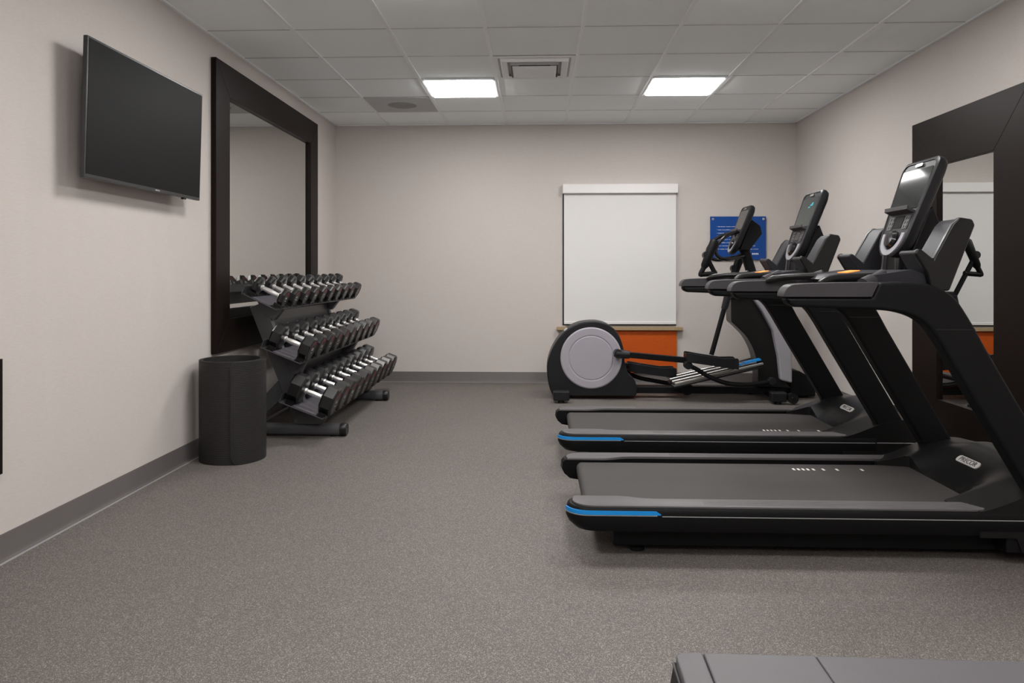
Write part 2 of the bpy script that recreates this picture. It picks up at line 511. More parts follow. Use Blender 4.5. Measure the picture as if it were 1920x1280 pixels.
t = thing('wall_mirror', 'large mirror in wide dark wood frame on the left wall above the dumbbell rack', 'mirror', (XL, 5.835, .605))
bm = NB(); frame_mitred(bm, 2.21, 1.910, .215, .035, .001, 1); obj('frame', bm, M['wood'], t, bevel=.0025)
bm = NB(); box2(bm, (.003, -.90, .205), (.010, .90, 1.705)); obj('mirror_glass', bm, M['mirror'], t, flat=True)

t = thing('wall_mirror', 'tall floor-standing mirror in wide dark wood frame on the right wall behind the treadmills', 'mirror', (XR, 4.600, .0))
bm = NB(); frame_mitred(bm, 1.235, 2.135, .318, .030, -.024, -1); obj('frame', bm, M['wood'], t, bevel=.0025)
bm = NB(); box2(bm, (-.034, -.31, .310), (-.026, .31, 1.825)); obj('mirror_glass', bm, M['mirror'], t, flat=True)

# ------------------------------------------------------------------ television
t = thing('television', 'black flat screen television mounted high on the left wall', 'television', (XL, 3.775, 1.865))
tilt = Matrix.Rotation(R(1.6), 4, 'Y')
def tvpart(name, bm, mat, bevel=0, parent=None):
    bm.transform(Matrix.Translation((.098, 0, 0)) @ tilt)
    return obj(name, bm, mat, parent or t, bevel=bevel)
W2, H2 = .560, .312
bm = NB(); box2(bm, (.000, -W2, -H2), (.022, W2, H2)); body = tvpart('bezel', bm, M['tvbody'], .003)
bm = NB(); box2(bm, (.0222, -W2 + .010, -H2 + .017), (.0232, W2 - .010, H2 - .010)); tvpart('screen', bm, M['tvscreen'])
bm = NB(); loft(bm, [[(0.0, y, z) for y, z in ((-.50, -.27), (.50, -.27), (.50, .12), (-.50, .12))], [(-.035, y, z) for y, z in ((-.46, -.25), (.46, -.25), (.46, .08), (-.46, .08))]]); tvpart('rear_housing', bm, M['black'], .006)
bm = NB(); box(bm, (.0228, .07, -H2 + .0085), (.002, .045, .006)); tvpart('logo', bm, M['silver'], parent=body)
bm = NB(); box(bm, (.012, .38, -H2 - .004), (.018, .03, .010)); tvpart('sensor', bm, M['gloss'], .002, parent=body)
bm = NB(); box2(bm, (-.001, -.16, -.16), (.012, .16, .16)); box2(bm, (.012, -.12, -.10), (.075, -.09, .10)); box2(bm, (.012, .09, -.10), (.075, .12, .10))
obj('wall_bracket', bm, M['blackm'], t, bevel=.002)

# dark board whose far edge shows at the left border
t = thing('wall_board', 'dark wood board low on the left wall, cut by the left photo border', 'board', (XL, 2.50, .35))
bm = NB(); box2(bm, (.001, -.33, 0), (.018, .335, .447)); obj('board_panel', bm, M['wood'], t, bevel=.002)
bm = NB(); frame_mitred(bm, .665, .447, .05, .006, .018, 1); bm.transform(Matrix.Translation((0, .0025, 0))); obj('frame', bm, M['wood'], t, bevel=.001)

# ------------------------------------------------------------------ rolled mat
t = thing('exercise_mat', 'black ribbed exercise mat rolled up and standing on end beside the dumbbell rack', 'exercise mat', (-1.872, 4.50, 0), R(0))
bm = NB()
HT, th0 = .605, .0105
turns = 2.35
a_end = R(-71)
n = 300
nz = 180
ribs = 60
def rad(u):
    return .172 + (.2005 - .172) * u
outer, inner = [], []
rc = .055
for i in range(n + 1):
    u = i / n
    arc = (1 - u) * turns * 2 * PI * .19
    a = a_end + (1 - u) * turns * 2 * PI
    r = rad(u) + .004 * smoothstep(.30, .0, arc)
    e = max(0, rc - arc) / rc
    ins = rc * (1 - math.sqrt(max(0, 1 - e * e)))
    z0, z1 = ins * .9, HT - ins * .5
    co, ci = [], []
    for j in range(nz + 1):
        w = j / nz
        z = z0 + (z1 - z0) * w
        rib = .0018 * (0.5 - 0.5 * math.cos(2 * PI * z / HT * ribs))
        ro = r - .0017 + (rib if u > .35 else 0)
        ri = r - th0
        co.append(bm.verts.new((ro * math.cos(a), ro * math.sin(a), z)))
        ci.append(bm.verts.new((ri * math.cos(a), ri * math.sin(a), z)))
    outer.append(co); inner.append(ci)
for i in range(n):
    for j in range(nz):
        face(bm, [outer[i][j], outer[i + 1][j], outer[i + 1][j + 1], outer[i][j + 1]])
        face(bm, [inner[i][j], inner[i][j + 1], inner[i + 1][j + 1], inner[i + 1][j]])
    face(bm, [outer[i][0], inner[i][0], inner[i + 1][0], outer[i + 1][0]])
    face(bm, [outer[i][nz], outer[i + 1][nz], inner[i + 1][nz], inner[i][nz]])
for i in (0, n):
    for j in range(nz):
        face(bm, [outer[i][j], outer[i][j + 1], inner[i][j + 1], inner[i][j]])
obj('rolled_sheet', bm, M['mat'], t, angle=50)

# ------------------------------------------------------------------ dumbbell rack
rack = thing('dumbbell_rack', 'graphite three-tier dumbbell rack against the left wall', 'dumbbell rack', (-1.70, 6.0, 0))
RX, RY = -1.70, 6.0
Y0, Y1 = 4.925 - RY, 7.06 - RY
TILT = R(21)
ct, st = math.cos(TILT), math.sin(TILT)
# tiers: reference = midpoint between the two rows of heads on the tray surface (x, z), half spacing
tiers = [dict(c=(-1.850, 0.956), R0=.064, R1=.072, t0=.046, t1=.072, hs=.096, tilt=R(25)),
         dict(c=(-1.700, 0.594), R0=.083, R1=.086, t0=.080, t1=.092, hs=.105, tilt=R(22)),
         dict(c=(-1.560, 0.228), R0=.097, R1=.098, t0=.098, t1=.106, hs=.116, tilt=R(21))]
UY = (5.13 - RY, 6.55 - RY)
def tp(tr, s, nrm, y):       # point in a tier: s toward the room, nrm out of the tray
    ct, st = math.cos(tr['tilt']), math.sin(tr['tilt'])
    x = tr['c'][0] + s * ct + nrm * st
    z = tr['c'][1] - s * st + nrm * ct
    return (x - RX, y, z)
for tr in tiers:
    hs = tr['hs']
    a, b = -hs - tr['t1'] / 2 - .010, hs + .024
    prof = [(a, .028), (a, -.030), (b, -.030), (b, -.0180), (b - .004, -.0180), (b - .004, -.026), (a + .004, -.026), (a + .004, .028)]
    bm = NB(); loft(bm, [[tp(tr, s, q, y) for s, q in prof] for y in (Y0, Y1)]); sh = obj('shelf', bm, M['rack'], rack, bevel=.0012)
    for s0 in (-hs, hs):
        sw = .024
        prof2 = [(s0 - sw, -.0255), (s0 + sw, -.0255), (s0 + sw, -.017), (s0 - sw, -.017)]
        bm = NB(); loft(bm, [[tp(tr, s, q, y) for s, q in prof2] for y in (Y0 + .015, Y1 - .015)]); obj('saddle_rail', bm, M['saddle'], sh)
    prof3 = [(-hs + .03, -.0255), (hs - .03, -.0255), (hs - .03, -.018), (-hs + .03, -.018)]
    bm = NB(); loft(bm, [[tp(tr, s, q, y) for s, q in prof3] for y in (Y0 + .004, Y1 - .004)]); obj('tray_plate', bm, M['shelfpad'], sh)
# uprights, gussets, brackets, feet
def xz(pts): return [(p[0] - RX, p[1]) for p in pts]
for y in UY:
    bm = NB(); prism(bm, xz([(-2.005, .890), (-1.905, .925), (-1.555, .085), (-1.685, .085)]), 'y', y - .028, y + .028)
    obj('upright', bm, M['rack'], rack, bevel=.006)
    bm = NB(); prism(bm, xz([(-1.79, .40), (-1.745, .29), (-1.97, .085), (-2.06, .085), (-2.06, .115)]), 'y', y - .018, y + .018)
    obj('gusset', bm, M['rack'], rack, bevel=.004)
    for k, tr in enumerate(tiers):
        hs = tr['hs']
        p0 = tp(tr, -hs - .03, -.031, 0); p1 = tp(tr, hs + .012, -.031, 0)
        low = [(-1.868, .80), (-1.71, .40), (-1.56, .085)][k]
        low2 = [(-1.89, .83), (-1.755, .50), (-1.655, .085)][k]
        mid = [(-1.83, .80), (-1.67, .40), (-1.50, .085)][k]
        bm = NB(); prism(bm, [(p0[0], p0[2]), (p1[0], p1[2]), (mid[0] - RX, mid[1]), (low2[0] - RX, low2[1])], 'y', y - .034, y + .034)
        obj('shelf_bracket', bm, M['rack'], rack, bevel=.003)
    ring = [(yy, zz) for yy, zz in rrect(.085, .078, .030, 5)]
    bm = NB(); loft(bm, [[(x, y + p[0], .046 + p[1]) for p in ring] for x in (-2.075 - RX, -1.352 - RX)]); ft = obj('foot', bm, M['rack'], rack)
    ring2 = [(yy, zz) for yy, zz in rrect(.089, .082, .032, 5)]
    bm = NB(); loft(bm, [[(x, y + p[0] * k_, .046 + p[1] * k_) for p in ring2] for x, k_ in ((-1.372 - RX, 1), (-1.335 - RX, 1), (-1.328 - RX, .9))]); obj('end_cap', bm, M['saddle'], ft)
    for xx in (-2.0, -1.42):
        bm = NB(); cyl(bm, (xx - RX, y, 0), (xx - RX, y, .012), .028, .028); obj('rubber_foot', bm, M['saddle'], ft)
bm = NB(); box2(bm, (-1.90 - RX, UY[0], .70), (-1.865 - RX, UY[1], .86)); obj('crossbar', bm, M['rack'], rack, bevel=.004)
bm = NB(); box2(bm, (-1.77 - RX, UY[0], .36), (-1.735 - RX, UY[1], .46)); obj('crossbar', bm, M['rack'], rack, bevel=.004)

# dumbbells
ordn = ['nearest', 'second', 'third', 'fourth', 'fifth', 'sixth', 'seventh', 'eighth', 'ninth', 'farthest']
tname = ['top', 'middle', 'bottom']
def head_bm(Rr, t, hs, sgn, Rv):
    """octagonal head with chamfered faces; the dumbbell axis is local x"""
    bm = NB()
    rings = []
    for r, x in ((Rr * .60, -t / 2 - .001), (Rr * .86, -t / 2 + .004), (Rr, -t / 2 + .016), (Rr, t / 2 - .014), (Rr * .90, t / 2 - .003), (Rr * .80, t / 2), (Rr * .76, t / 2 - .003)):
        ring = []
        for k in range(8):
            a = R(22.5 + 45 * k)
            rr = r / math.cos(R(22.5))
            ring.append((sgn * (hs + x), rr * math.cos(a), rr * math.sin(a)))
        rings.append(ring)
    loft(bm, rings)
    return bm
for k, tr in enumerate(tiers):
    for i in range(10):
        f = i / 9
        Rr = tr['R0'] + (tr['R1'] - tr['R0']) * f
        tk = tr['t0'] + (tr['t1'] - tr['t0']) * f
        hs = tr['hs']
        y = 5.035 + i * (7.0 - 5.035) / 9
        nrm = Rr - .0165
        lx = tr['c'][0] + nrm * math.sin(tr['tilt'])
        lz = tr['c'][1] + nrm * math.cos(tr['tilt'])
        where = 'to the camera' if i == 0 else ('from the camera' if i == 9 else 'from the near end')
        d = thing('dumbbell', '%s dumbbell %s on the %s shelf of the rack, black octagonal heads' % (ordn[i], where, tname[k]), 'dumbbell', (lx, y, lz), 0, 'octagonal dumbbells on the %s shelf' % tname[k])
        d.rotation_euler = (0, tr['tilt'], 0)
        bm = NB(); lathe(bm, [(.0172, -hs + tk * .35), (.0172, -hs + tk / 2 + .004), (.0205, -hs + tk / 2 + .007), (.0205, -hs + tk / 2 + .013), (.0150, -hs + tk / 2 + .018), (.0172, -.02), (.0178, 0), (.0172, .02), (.0150, hs - tk / 2 - .018), (.0205, hs - tk / 2 - .013), (.0205, hs - tk / 2 - .007), (.0172, hs - tk / 2 - .004), (.0172, hs - tk * .35)], axis='x', n=20)
        obj('handle', bm, M['chrome'], d, label='knurled chrome handle')
        for sgn in (-1, 1):
            hd = obj('head', head_bm(Rr, tk, hs, sgn, None), M['urethane'], d, bevel=.002, angle=25)
            if True:
                xf = sgn * (hs + tk / 2 - .0025)
                ex_ = sgn * .0012
                bm = NB()
                nr = 14
                ra, rb = Rr * .58, Rr * .72
                A = [R(25 + 130 * q / nr) for q in range(nr + 1)]
                loft(bm, [[(xf, ra * math.cos(a), ra * math.sin(a)), (xf + ex_, ra * math.cos(a), ra * math.sin(a)), (xf + ex_, rb * math.cos(a), rb * math.sin(a)), (xf, rb * math.cos(a), rb * math.sin(a))] for a in A])
                obj('red_arc', bm, M['red'], hd, flat=True)
                bm = NB()
                for yy, zz, wy, wz in ((-.012, .004, .012, .018), (.008, .004, .012, .018), (0, -.022, .03, .006)):
                    s = Rr / .085
                    box(bm, (xf + ex_ / 2, yy * s, zz * s), (.0012, wy * s, wz * s))
                obj('face_print', bm, M['offwhite'], hd, flat=True)
        # saddle cups carried by the rack
        for s0 in (-hs, hs):
            bm = NB()
            sec = []
            for q in range(9):
                a = R(-90 + (q - 4) * 13)
                sec.append(a)
            rings = []
            for q, a in enumerate(sec):
                ro = Rr + .004
                yy = (Rr * 1.05) * math.sin(a + PI / 2)
                base = -.0165
                lift = .000 + .020 * abs((q - 4) / 4) ** 2.2
                rings.append([tp(tr, s0 - .026, -.0200, y - RY + yy), tp(tr, s0 + .026, -.0200, y - RY + yy), tp(tr, s0 + .026, base + lift, y - RY + yy), tp(tr, s0 - .026, base + lift, y - RY + yy)])
            loft(bm, rings)
            # keep the cup clear of the head between its flats
            o = obj('saddle', bm, M['saddle'], rack)

# ------------------------------------------------------------------ console used on all the cardio machines
def console(parent, loc, tilt_deg, sc=1.0, lit=False):
    """loc = lower front point; face looks to -x, leaning back"""
    a = R(tilt_deg)
    Mx = Matrix.Translation(loc) @ Matrix(((-math.cos(a), 0, math.sin(a), 0), (0, 1, 0, 0), (math.sin(a), 0, math.cos(a), 0), (0, 0, 0, 1))) @ Matrix.Scale(sc, 4)
    # in the console frame: x = out of the face, y across, z along the face (0..0.47)
    def outline(inset=0):
        pts = []
        w0, w1, H = .132 - inset, .161 - inset, .47 - inset
        for q in range(13):
            t_ = R(180 + 180 * q / 12)
            pts.append((w0 * math.cos(t_), .125 + (.125 - inset) * math.sin(t_)))
        for q in range(6):
            t_ = R(0 + 90 * q / 5)
            pts.append((w1 - .035 + .035 * math.cos(t_), H - .035 + .035 * math.sin(t_)))
        for q in range(6):
            t_ = R(90 + 90 * q / 5)
            pts.append((-w1 + .035 + .035 * math.cos(t_), H - .035 + .035 * math.sin(t_)))
        return pts
    def ring(x, inset): return [(x, p[0], p[1]) for p in outline(inset)]
    def part(name, bm, mat, par, bevel=0, **k):
        bm.transform(Mx)
        return obj(name, bm, mat, par, bevel=bevel, **k)
    bm = NB(); loft(bm, [ring(-.052, .030), ring(-.040, .008), ring(-.020, .0), ring(.000, .002), ring(.006, .010), ring(.006, .016), ring(.002, .019)])
    sh = part('console', bm, M['housing'], parent, angle=40)
    bm = NB(); prism(bm, rrect(.262, .190, .006), 'x', .0025, .0045); bm.transform(Matrix.Translation((0, 0, .328))); part('screen', bm, M['grey_screen'] if lit else M['screen'], sh)
    if lit:
        bm = NB()
        for (yy, zz, w, hh) in ((.0, .345, .05, .012), (.03, .350, .03, .022), (-.045, .335, .05, .010)):
            box(bm, (.005, -yy, zz), (.001, w, hh))
        part('display_glow', bm, M['teal'], sh, flat=True)
    bm = NB(); prism(bm, [(-.01, .208), (.036, .214), (.040, .232), (.032, .232), (.028, .224), (-.01, .222)], 'y', -.105, .105); part('ledge', bm, M['grip'], sh, .002)
    bm = NB(); prism(bm, rrect(.075, .055, .004), 'x', .002, .004); bm.transform(Matrix.Translation((0, 0, .172))); part('small_display', bm, M['gloss'], sh)
    for sy in (-1, 1):
        bm = NB(); prism(bm, rrect(.046, .062, .006), 'x', .002, .0045); bm.transform(Matrix.Translation((0, sy * .069, .169)))
        for q in range(2):
            for p in range(3):
                cyl(bm, (.003, sy * (.058 + .022 * q), .150 + .019 * p), (.0065, sy * (.058 + .022 * q), .150 + .019 * p), .0065, n=10)
        part('keypad', bm, M['key'], sh)
    bm = NB()
    rings = []
    for q in range(17):
        t_ = R(180 + 180 * q / 16)
        c_, s_ = math.cos(t_), math.sin(t_)
        rings.append([(x, c_ * r1, .118 + s_ * r2) for x, r1, r2 in ((.001, .100, .103), (.008, .100, .103), (.009, .076, .078), (.001, .076, .078))])
    loft(bm, rings); part('bottom_ring', bm, M['shield'], sh)
    bm = NB(); lathe(bm, [(.001, .0), (.040, .0), (.044, .008), (.034, .022), (.001, .026)], o=(0, 0, .088), axis='x', n=24)
    for vtx in bm.verts: pass
    part('control_dial', bm, M['gloss'], sh)
    bm = NB(); prism(bm, rrect(.06, .014, .005), 'x', .004, .0085); bm.transform(Matrix.Translation((0, .0, .441))); part('badge', bm, M['alu'], sh)
    return sh

# ------------------------------------------------------------------ treadmill
def make_treadmill():
    t = thing('treadmill', '', 'treadmill', (0, 0, 0))
    HW = .445                                   # half width
    # ---- base frame and feet
    bm = NB(); box2(bm, (.20, -.345, .026), (2.14, .345, .120)); obj('frame', bm, M['blackm'], t, bevel=.008)
    for x in (.30, 2.02):
        for y in (-.30, .30):
            bm = NB(); cyl(bm, (x, y, 0), (x, y, .014), .032, .030); cyl(bm, (x, y, .014), (x, y, .04), .012); obj('foot', bm, M['black'], t)
    # ---- side rails with rounded rear corners
    def outline(x0, yo, yi, r, xe, n=9):
        pts = []
        for q in range(n + 1):                 # rear outer corner
            a = R(180 + 90 * q / n)
            pts.append((x0 + r + r * math.cos(a), -yo + r * .8 + r * .8 * math.sin(a)))
        pts += [(xe, -yo), (xe, -yi), (.31, -yi), (.245, -yi + .030 * 0 + .0), (x0 + .004, -yi)]
        return pts
    def plan(x0, yo, r, xe, cap):
        pts = []
        n = 9
        for q in range(n + 1):
            a = R(180 + 90 * q / n)
            pts.append((x0 + r + r * math.cos(a), -yo + r * .9 + r * .9 * math.sin(a)))
        pts += [(xe, -yo), (xe, -.345)]
        pts += [(.36, -.345), (.31, -.338), (.26, -.318), (.22, -cap), (x0 + .006, -cap)]
        return pts
    for sg in (1, -1):
        fl = lambda P, z: [(p[0], p[1] * sg, z) for p in P]
        bm = NB()
        loft(bm, [fl(plan(.120, HW - .05, .08, 1.78, .325), .104), fl(plan(.045, HW - .012, .08, 1.78, .320), .116), fl(plan(.018, HW - .002, .09, 1.78, .315), .140), fl(plan(.006, HW, .09, 1.78, .312), .165), fl(plan(.010, HW, .09, 1.78, .312), .196), fl(plan(.022, HW - .006, .085, 1.78, .312), .208)])
        rail = obj('side_rail', bm, M['black'], t, angle=40)
        bm = NB()
        loft(bm, [fl(plan(.034, HW - .014, .085, 1.72, .307), .2085), fl(plan(.034, HW - .014, .085, 1.72, .307), .215), fl(plan(.042, HW - .022, .080, 1.72, .311), .219)])
        obj('foot_rail', bm, M['rail'], rail, angle=40, label='grey ribbed standing rail')
        bm = NB()
        for q in range(4):
            yy = -(HW - .030 - .016 * q) * sg
            box2(bm, (.55, yy - .003, .2188), (1.66, yy + .003, .2195))
        obj('grip_ribs', bm, M['rail'], rail, flat=True)
        # blue stripe wraps the rear corner
        def wrap(za, zb, off, xe, x0=.006, yi_frac=4):
            pts = []
            r = .09
            n = 12
            for q in range(yi_frac, n + 1):
                a = R(180 + 90 * q / n)
                pts.append((x0 + r + (r + off) * math.cos(a), -HW + r * .9 + (r * .9 + off) * math.sin(a)))
            pts += [(xe - .02, -HW - off), (xe, -HW - off)]
            b_ = NB()
            rings = []
            m = len(pts)
            for q, p in enumerate(pts):
                zt = zb
                if q == m - 1: zt = za + .004
                if q == 0: zt = zb - .002
                inn = (p[0] + .004, p[1] + .004)
                rings.append([(p[0], p[1] * sg, za), (p[0], p[1] * sg, zt), (inn[0], inn[1] * sg, zt), (inn[0], inn[1] * sg, za)])
            return loft(b_, rings)
        obj('blue_stripe', wrap(.1835, .1990, .0012, .375, yi_frac=1 if sg == 1 else 7), M['blue'], rail)
        b_ = wrap(.1795, .1825, .0012, .36, yi_frac=1 if sg == 1 else 7); 
        box2(b_, (.38, (-HW - .0012) * sg, .1775), (1.775, (-HW + .004) * sg, .1805))
        obj('silver_line', b_, M['silver'], rail)
    # ---- running belt
    prof = [(.085, .145)]
    for q in range(9):
        a = R(180 - 90 * q / 8)
        prof.append((.110 + .028 * math.cos(a), .172 + .027 * math.sin(a)))
    prof += [(1.72, .199), (1.72, .145)]
    bm = NB(); prism(bm, prof, 'y', -.300, .300); belt = obj('running_belt', bm, M['belt'], t, angle=40)
    # ---- front motor cover
    nx, ny = 30, 65
    XE = 2.17
    def ho(x):      # outer edge height
        return .207 + .100 * smoothstep(1.56, 1.92, x) - .07 * smoothstep(1.97, 2.22, x)
    def hi(x):      # height of the crease between hood and side wing
        return .212 + .108 * smoothstep(1.48, 1.92, x) - .06 * smoothstep(1.97, 2.22, x)
    def hc(x):      # centre height
        return .196 + .156 * smoothstep(1.64, 1.92, x) - .10 * smoothstep(1.96, 2.22, x)
    def surf(x, y):
        ay = abs(y) / HW
        if ay > .64:
            k = (ay - .64) / .36
            return hi(x) * (1 - k) + ho(x) * k
        k = smoothstep(.28, .64, ay)
        return hc(x) * (1 - k) + hi(x) * k
    top = []
    for j in range(ny):
        y = -HW + .004 + (2 * HW - .008) * j / (ny - 1)
        ay = abs(y) / HW
        xs = 1.672 - .140 * smoothstep(.60, .69, ay) + .065 * smoothstep(.69, 1.0, ay)
        row = []
        for i in range(nx):
            x = xs + (XE - xs) * (i / (nx - 1))
            row.append((x, y, surf(x, y)))
        top.append(row)
    bm = NB()
    V = [[bm.verts.new(p) for p in r] for r in top]
    for j in range(ny - 1):
        for i in range(nx - 1):
            face(bm, [V[j][i], V[j][i + 1], V[j + 1][i + 1], V[j + 1][i]])
    B = {}
    def low(v_):
        if v_ not in B:
            zlow = .11 if v_.co.x < 1.75 else .055
            B[v_] = bm.verts.new((v_.co.x, v_.co.y, zlow))
        return B[v_]
    loop = [V[0][i] for i in range(nx)] + [V[j][nx - 1] for j in range(1, ny)] + [V[ny - 1][i] for i in range(nx - 2, -1, -1)] + [V[j][0] for j in range(ny - 2, 0, -1)]
    for q in range(len(loop)):
        a, b = loop[q], loop[(q + 1) % len(loop)]
        face(bm, [a, b, low(b), low(a)])
    hood = obj('motor_cover', bm, M['shroud'], t, angle=24)
    # name plate on the cover
    xq = 1.80
    slope = math.atan((surf(xq + .02, 0) - surf(xq - .02, 0)) / .04)
    # plate frame: text runs along -y, its top towards +x, face up the slope
    ex = Vector((0, -1, 0)); ey = Vector((math.cos(slope), 0, math.sin(slope))); ez = ex.cross(ey)
    Pm = Matrix.Translation((xq, 0, surf(xq, 0) + .0015)) @ Matrix((ex, ey, ez)).transposed().to_4x4()
    bm = NB(); prism(bm, rrect(.165, .036, .016), 'z', -.006, .003); bm.transform(Pm); pl = obj('brand_plate', bm, M['plate'], hood)
    obj('brand_lettering', text_bm('PRECOR', .034, Pm @ Matrix.Translation((0, 0, .0035))), M['plate_letter'], hood, flat=True)
    # lower side panels of the motor bay
    bm = NB(); box2(bm, (1.70, -HW + .01, .05), (2.165, HW - .01, .15)); obj('motor_bay', bm, M['black'], t, bevel=.006)
    for sg in (-1, 1):
        bm = NB(); box2(bm, (1.785, sg * (HW - .006), .1775), (2.16, sg * (HW - .001), .1805)); obj('side_line', bm, M['silver'], t, flat=True)
    # ---- uprights with forward-swept handles
    def curve(pts, n=5): return [(p.x, p.z) for p in smooth_path([(a, 0, b) for a, b in pts], n)]
    outer_ = curve([(1.215, 1.094), (1.33, 1.096), (1.420, 1.084), (1.50, 1.040), (1.560, .955), (1.62, .845)], 5) + [(1.955, .262)]
    inner_ = [(1.800, .262), (1.532, .715)] + curve([(1.455, .848), (1.405, .920), (1.345, .962), (1.25, .984), (1.10, .990)], 5) + [(.895, .998), (.868, 1.010), (.858, 1.036), (1.19, 1.036)]
    leg_out, leg_in = outer_, inner_
    grip_pts = curve([(.850, 1.037), (.852, 1.055), (.868, 1.077), (.905, 1.088), (1.05, 1.093), (1.214, 1.095)], 4) + [(1.186, 1.037)]
    for sg in (-1, 1):
        y0, y1 = sg * .362, sg * .440
        bm = NB(); prism(bm, leg_out + leg_in, 'y', y0, y1); up = obj('upright', bm, M['blackm'], t, bevel=.014, seg=3, angle=30)
        bm = NB(); prism(bm, grip_pts, 'y', sg * .357, sg * .445); obj('handle_cover', bm, M['grip'], up, bevel=.014, seg=3, angle=30, label='grey front half of the handle')
        bm = NB(); box2(bm, (1.430, sg * .3605, .9105), (1.568, sg * .4412, .9135)); obj('joint_line', bm, M['gloss'], up, flat=True)
        # inner pulse grip
        bm = NB(); tube(bm, smooth_path([(1.02, sg * .350, 1.088), (1.06, sg * .330, 1.102), (1.12, sg * .315, 1.110), (1.25, sg * .300, 1.115), (1.36, sg * .285, 1.118)], 5), [.010, .012, .014, .016] + [.0175] * 17, 12); obj('pulse_grip', bm, M['shroud'], t)
        bm = NB(); tube(bm, smooth_path([(1.18, sg * .375, 1.085), (1.235, sg * .345, 1.105), (1.285, sg * .315, 1.125)], 4), [.026] * 4 + [.022] * 5, 12); obj('grip_bracket', bm, M['grip'], t)
        # cup tray wing
        lean = [(1.378, 1.208), (1.386, 1.222), (1.400, 1.220), (1.446, 1.180), (1.525, 1.322), (1.548, 1.345), (1.592, 1.338), (1.602, 1.318), (1.510, 1.075), (1.44, 1.075), (1.425, 1.130)]
        bm = NB(); prism(bm, lean, 'y', sg * .245, sg * .375); tr_ = obj('bottle_tray', bm, M['tray'], t, bevel=.010, seg=3, angle=30)
        bm = NB(); prism(bm, [(1.375, 1.208), (1.385, 1.226), (1.402, 1.224), (1.448, 1.186), (1.520, 1.322), (1.546, 1.350), (1.598, 1.342), (1.608, 1.318), (1.510, 1.060), (1.44, 1.060), (1.422, 1.130)], 'y', sg * .366, sg * .392); obj('side_panel', bm, M['shroud'], tr_, bevel=.008, seg=3, angle=30)
    # ---- dash, amber marker, mast and console
    bm = NB()
    rings = []
    for q in range(13):
        y = -.365 + .73 * q / 12
        s_ = 1 - abs(y) / .365
        rings.append([(1.20 + .06 * s_, y, 1.100), (1.23 + .06 * s_, y, 1.122 + .004 * s_), (1.38 + .03 * s_, y, 1.144), (1.44 + .12 * s_, y, 1.12), (1.44 + .12 * s_, y, 1.03), (1.40, y, 1.03), (1.26 + .05 * s_, y, 1.078)])
    loft(bm, rings); dash = obj('dash', bm, M['tray'], t, angle=40)
    bm = NB(); box(bm, (1.285, .02, 1.136), (.055, .11, .004), (0, -.17, 0)); obj('amber_marker', bm, M['orange_light'], dash)
    bm = NB(); prism(bm, [(1.485, 1.12), (1.500, 1.215), (1.572, 1.40), (1.595, 1.42), (1.645, 1.29), (1.585, 1.04), (1.485, 1.04)], 'y', -.105, .105); obj('console_mast', bm, M['black'], t, bevel=.010, seg=3, angle=30)
    bm = NB(); cyl(bm, (1.480, 0, 1.10), (1.485, 0, 1.205), .062, .055, 24); obj('console_socket', bm, M['gloss'], t)
    return t, belt

T1, belt1 = make_treadmill()
console(T1, (1.441, 0, 1.192), 20.2)
def belt_marks(belt, x0, y):
    for dx in (0, .022, .044, .066, .092, .138, .202, .318):
        bm = NB(); box(bm, (x0 + dx, y, .1993), (.010, .030, .0014)); obj('belt_mark', bm, M['mark'], belt, flat=True)
T2 = copy_tree(T1)
T1.location = (.10, 3.385, 0)
T2.location = (.10, 4.690, 0)
T1['label'] = 'black treadmill nearest the camera, blank screen reflecting a ceiling light'
T2['label'] = 'black treadmill between the nearer treadmill and the elliptical, teal mark on its screen'
T1['group'] = T2['group'] = 'pair of treadmills'
belt_marks(belt1, 1.105, .205)
belt2 = [c for c in T2.children if c.name.startswith('running_belt')][0]
belt_marks(belt2, 1.225, -.225)
con2 = [c for c in T2.children if c.name.startswith('console') and c.children and 'mast' not in c.name and 'socket' not in c.name][0]
sc2 = [c for c in con2.children if c.name.startswith('screen')][0]
sc2.data = sc2.data.copy()
sc2.data.materials.clear()
sc2.data.materials.append(M['grey_screen'])
a = R(20.2)
Mx = Matrix.Translation((1.441, 0, 1.192)) @ Matrix(((-math.cos(a), 0, math.sin(a), 0), (0, 1, 0, 0), (math.sin(a), 0, math.cos(a), 0), (0, 0, 0, 1)))
bm = NB()
for (yy, zz, w, hh) in ((-.052, .372, .045, .008), (-.062, .378, .022, .020), (-.020, .360, .035, .007)):
    box(bm, (.0052, yy, zz), (.001, w, hh))
bm.transform(Mx)
obj('display_glow', bm, M['teal'], con2, flat=True, label='teal glow on the screen')

# ------------------------------------------------------------------ elliptical trainer
EX, EY = 0.0, 6.80
el = thing('elliptical_trainer', 'black and grey elliptical trainer along the back wall by the window', 'elliptical trainer', (EX, EY, 0))
# flywheel housing
def crv(pts, n=5): return [(p.x, p.z) for p in smooth_path([(a_, 0, b_) for a_, b_ in pts], n)]
hp = crv([(.775, .262), (.758, .34), (.748, .45), (.705, .575), (.63, .655), (.54, .690), (.45, .693), (.35, .676), (.255, .628), (.175, .548), (.112, .445), (.074, .33), (.070, .22), (.088, .11), (.118, .035)], 4) + [(.145, .028), (.850, .028), (.866, .05)] + crv([(.868, .10), (.848, .172), (.800, .222), (.785, .242)], 3)
bm = NB(); prism(bm, hp, 'y', -.135, .135); hs_ = obj('flywheel_housing', bm, M['housing'], el, bevel=.022, seg=3, angle=35)
for sg in (-1, 1):
    bm = NB(); lathe(bm, [(.001, sg * .150), (.188, sg * .150), (.196, sg * .146), (.206, sg * .150), (.262, sg * .150), (.272, sg * .143), (.272, sg * .12), (.001, sg * .12)], o=(.460, 0, .370), axis='y', n=64); obj('crank_disc', bm, M['disc'], el, angle=10, label='pale grey round crank disc')
